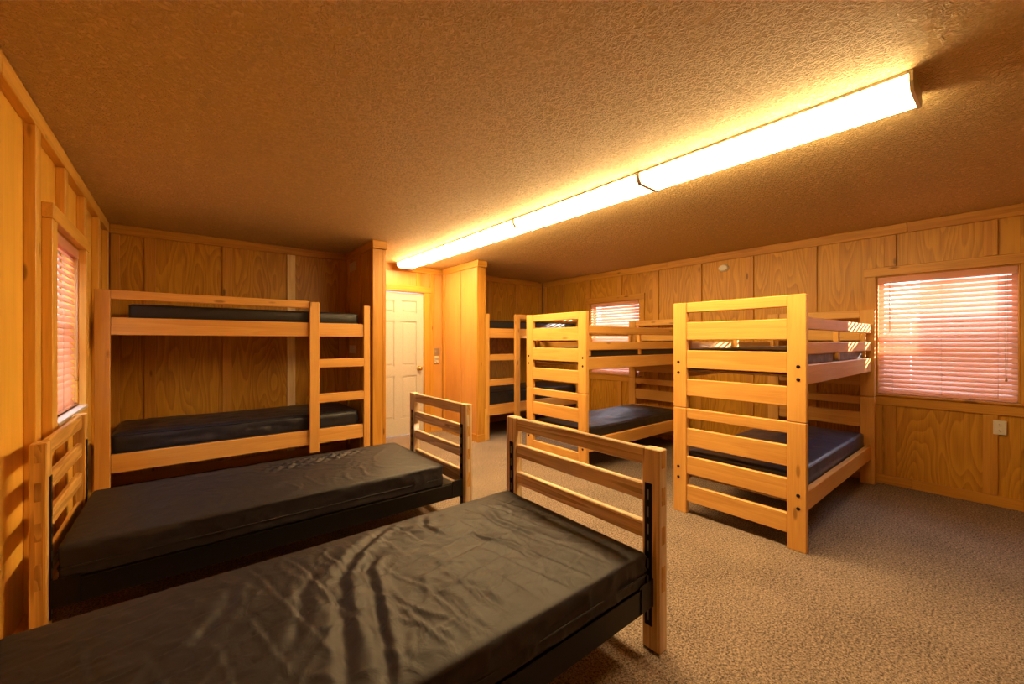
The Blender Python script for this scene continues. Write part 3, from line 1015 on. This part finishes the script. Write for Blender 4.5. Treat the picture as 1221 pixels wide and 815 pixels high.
def folds_near(x, y):
    """Old fold lines: a loose grid of creases across the pad, plus soft drapes that cross it."""
    wob = 0.022 * noise.noise(Vector((x * 4, y * 4, 1.0))) + 0.006 * noise.noise(Vector((x * 14, y * 14, 3.0)))
    h = 0.0
    for s, ang in ((0.115, 0.20), (0.125, 1.75)):
        d = (x * math.cos(ang) + y * math.sin(ang) + wob) / s
        f = (d - round(d)) * s
        k = max(0.0, 0.55 + 0.9 * noise.noise(Vector((x * 3.0, y * 3.0, ang * 9))))
        h += 0.0056 * k * (math.exp(-(f / 0.007) ** 2) - 0.8 * math.exp(-((f - 0.012) / 0.008) ** 2))
    for poly, depth, wd in DRAPES:
        d, t = along(poly, x, y)
        if abs(d) < 0.16:
            d += 0.010 * noise.noise(Vector((x * 11, y * 11, 6.0)))
            fade = min(1.0, 5 * t + 0.1, 5 * (1 - t) + 0.25)
            h += depth * fade * (0.75 * math.exp(-((d - wd * 1.5) / wd) ** 2) - math.exp(-(d / wd) ** 2) + 0.35 * math.exp(-((d + wd * 1.8) / (wd * 1.2)) ** 2))
    a = noise.noise(Vector((x * 9 + 2 * y, y * 6, 5.0)))
    h += 0.0022 * a + 0.0022 * max(0.0, ridge(2 * noise.noise(Vector((x * 10 + 3 * y, y * 7 - 2 * x, 9.0)))) - 0.6) * 2.5
    return h
mattress('mattress', (-0.44, 1.545), (0.985, 1.955), (0.299, 0.442), 'vinyl_grey', 'large charcoal vinyl mattress on the bed nearest the viewer', 1, 0.0035, 0.0095, folds_near, 'vinyl mattresses on the low beds', 0.012, 0.022, ((-0.020, 0.002),))

def folds_second(x, y):
    d2 = ((x - 0.78) / 0.36) ** 2 + ((y - 3.29 - 0.16 * (x - 0.78)) / 0.13) ** 2
    k = math.exp(-d2 * d2)
    wx, wy = 0.012 * noise.noise(Vector((x * 9, y * 9, 1))), 0.012 * noise.noise(Vector((x * 9, y * 9, 5)))
    w = math.sin((x + wx) * 2 * math.pi / 0.085) * math.cos((y + wy - 0.1 * x) * 2 * math.pi / 0.10) + 0.9 * noise.noise(Vector((x * 26, y * 22, 4)))
    d3 = ((x + 0.01) / 0.10) ** 2 + ((y - 3.27) / 0.09) ** 2
    return 0.0125 * k * w + 0.008 * math.exp(-d3) * noise.noise(Vector((x * 22, y * 18, 8)))
mattress('mattress', (-0.425, 1.475), (2.60, 3.49), (0.299, 0.450), 'vinyl_grey', 'charcoal mattress with crinkled patch on the second low bed', 2, 0.003, 0.0115, folds_second, 'vinyl mattresses on the low beds', 0.011, 0.022, ((-0.020, 0.002),))

# ------------------------------------------------------------------ ceiling lights, end to end
def prism(name, mat, prof, ya, yb, parent):
    bm = bmesh.new()
    off = wpos(parent)
    e = [[bm.verts.new(Vector((x, y, z)) - off) for x, z in prof] for y in (ya, yb)]
    n = len(prof)
    for i in range(n):
        bm.faces.new((e[0][i], e[0][(i + 1) % n], e[1][(i + 1) % n], e[1][i]))
    bm.faces.new(e[0][::-1])
    bm.faces.new(e[1])
    bmesh.ops.recalc_face_normals(bm, faces=bm.faces[:])
    me = bpy.data.meshes.new(name)
    bm.to_mesh(me)
    bm.free()
    me.materials.append(M[mat])
    return link_mesh(name, me, parent)

names = ['long fluorescent ceiling light closest to the viewer, first in the row', 'second fluorescent ceiling light in the row from the viewer', 'third fluorescent ceiling light in the row from the viewer', 'farthest fluorescent ceiling light, just in front of the white door']
FX = 2.405
FY = [0.255, 1.53, 2.80, 4.07, 5.33]
for i, lab in enumerate(names):
    a, b = FY[i], FY[i + 1]
    t = thing('ceiling_light', (FX, (a + b) / 2, 2.44), lab, 'ceiling light', 'row of fluorescent lights')
    prism('housing', 'housing', [(FX - 0.122, 2.4395), (FX - 0.122, 2.426), (FX + 0.122, 2.426), (FX + 0.122, 2.4395)], a + 0.001, b - 0.001, t)
    prism('lens', 'lens', [(FX - 0.120, 2.4255), (FX - 0.118, 2.396), (FX - 0.096, 2.370), (FX + 0.096, 2.370), (FX + 0.118, 2.396), (FX + 0.120, 2.4255)], a + 0.0145, b - 0.0145, t)
    for (c, d) in ((a + 0.001, a + 0.014), (b - 0.014, b - 0.001)):
        prism('end_cap', 'housing', [(FX - 0.128, 2.4255), (FX - 0.126, 2.393), (FX - 0.100, 2.362), (FX + 0.100, 2.362), (FX + 0.126, 2.393), (FX + 0.128, 2.4255)], c, d, t)

# ------------------------------------------------------------------ small fittings on the walls
t = thing('power_outlet', (5.184, 0.075, 0.645), 'white duplex power outlet low on the wall under the wide window', 'outlet')
beam('cover_plate', 'white_plastic', (5.158, 5.164), (0.040, 0.111), (0.588, 0.703), t, bev=0.002)
for zc in (0.622, 0.669):
    r = lathe('receptacle', 'white_plastic', [(0.0165, 0.0), (0.0165, -0.003), (0.0145, -0.0035)], t, (5.158, 0.0755, zc), axis='X', n=16, smooth=False)
    boxes_mesh('slots', [(5.1538, 5.1546, 0.0695 + k, 0.0715 + k, zc - 0.002, zc + 0.007) for k in (0.0, 0.009)] + [(5.1538, 5.1546, 0.0735, 0.0775, zc - 0.011, zc - 0.007)], 'dark_slot', t)

t = thing('smoke_detector', (5.184, 2.255, 2.25), 'small white oval detector high on the right wall between battens', 'detector')
def oval(name, mat, sy, sz, x0, x1, parent):
    o = lathe(name, mat, [(1.0, 0.0), (0.97, (x1 - x0) * 0.7), (0.86, x1 - x0)], parent, (5.184, 2.255, 2.25), axis='X', n=24)
    o.location = (x0 - 5.184, 0, 0)
    o.scale = (1, sy, sz)
    return o
oval('base', 'white_plastic', 0.064, 0.043, 5.1835, 5.170, t)
oval('cover', 'white_plastic', 0.056, 0.036, 5.1698, 5.152, t)

t = thing('switch_plate', (2.985, 5.488, 1.195), 'steel double light switch plate on the wall right of the white door', 'light switch')
beam('cover_plate', 'steel', (2.930, 3.030), (5.483, 5.4895), (1.140, 1.252), t, bev=0.002)
for xx in (2.958, 3.002):
    beam('toggle', 'almond', (xx - 0.006, xx + 0.006), (5.470, 5.4825), (1.185, 1.210), t, bev=0.002)
t = thing('thermostat', (2.985, 5.488, 1.07), 'small beige wall control just below the steel switch plate', 'thermostat')
beam('casing', 'almond', (2.932, 3.012), (5.465, 5.4895), (1.015, 1.125), t, bev=0.008)
beam('dial_window', 'steel', (2.945, 3.0), (5.462, 5.4648), (1.075, 1.105), t, bev=0.001)
lathe('knob', 'almond', [(0.014, 0.0), (0.013, -0.01), (0.010, -0.012)], t, (2.972, 5.4648, 1.045), axis='Y', n=14)

for (z0, z1, lab) in ((2.20, 2.305, 'upper beige blank plate on the partition wall above the left alcove bunk'), (1.205, 1.30, 'lower beige blank plate on the partition wall, seen through the alcove bunk rungs')):
    t = thing('wall_plate', (1.604, 5.06, (z0 + z1) / 2), lab, 'wall plate')
    beam('cover_plate', 'grey_plate', (1.597, 1.6035), (4.945, 5.165), (z0, z1), t, bev=0.002, axis='Y')
    for yy in (4.975, 5.135):
        lathe('screw', 'steel', [(0.004, 0.0), (0.003, -0.0015)], t, (1.5968, yy, (z0 + z1) / 2), axis='X', n=10)

# ------------------------------------------------------------------ outside the right-hand windows
structure(boxes_mesh('ground', [(5.4, 30, -20, 25, -0.6, -0.4), (-30, -0.8, -20, 25, -0.6, -0.4)], 'earth'))
t = thing('sun_block_fence', (6.2, 2.5, -0.4), 'pale board fence added close outside to block low sun, seen low through the blinds', 'fence')  # invented fence: blocks the low sun and sits pale behind the blinds
for k in range(30):
    y = -3.0 + k * 0.31
    beam('fence_board', 'fence', (6.2, 6.222), (y, y + 0.30), (-0.4, (1.94 if y < -0.45 else 1.58) + 0.02 * random.random()), t)  # taller boards, out of view, added to keep low sun off the floor
for z in (0.0, 1.2):
    beam('fence_rail', 'fence', (6.2225, 6.262), (-3.0, 6.3), (z, z + 0.09), t)

def backdrop_building(x, y0, y1, label):  # invented building, added as a pale backdrop behind the blinds
    t = thing('backdrop_building', (x, (y0 + y1) / 2, -0.4), label, 'building', 'added cabins outside the windows')
    beam('wall_core', 'deck', (x + 0.03, x + 3.0), (y0 + 0.02, y1 - 0.02), (-0.4, 3.1), t, axis='Y', bev=0)
    for k in range(11):
        z = -0.4 + k * 0.32
        beam('siding_board', 'siding', (x, x + 0.029), (y0, y1), (z, z + 0.312), t, axis='Y')
    beam('roof', 'trim', (x - 0.35, x + 3.3), (y0 - 0.3, y1 + 0.3), (3.125, 3.22), t, axis='Y')
backdrop_building(12.0, -9.0, 1.25, 'added pinkish building outside, dimly seen through the wide blind nearest the viewer')
backdrop_building(12.5, 3.2, 10.0, 'added pinkish building outside, dimly seen through the far blind between bunks')
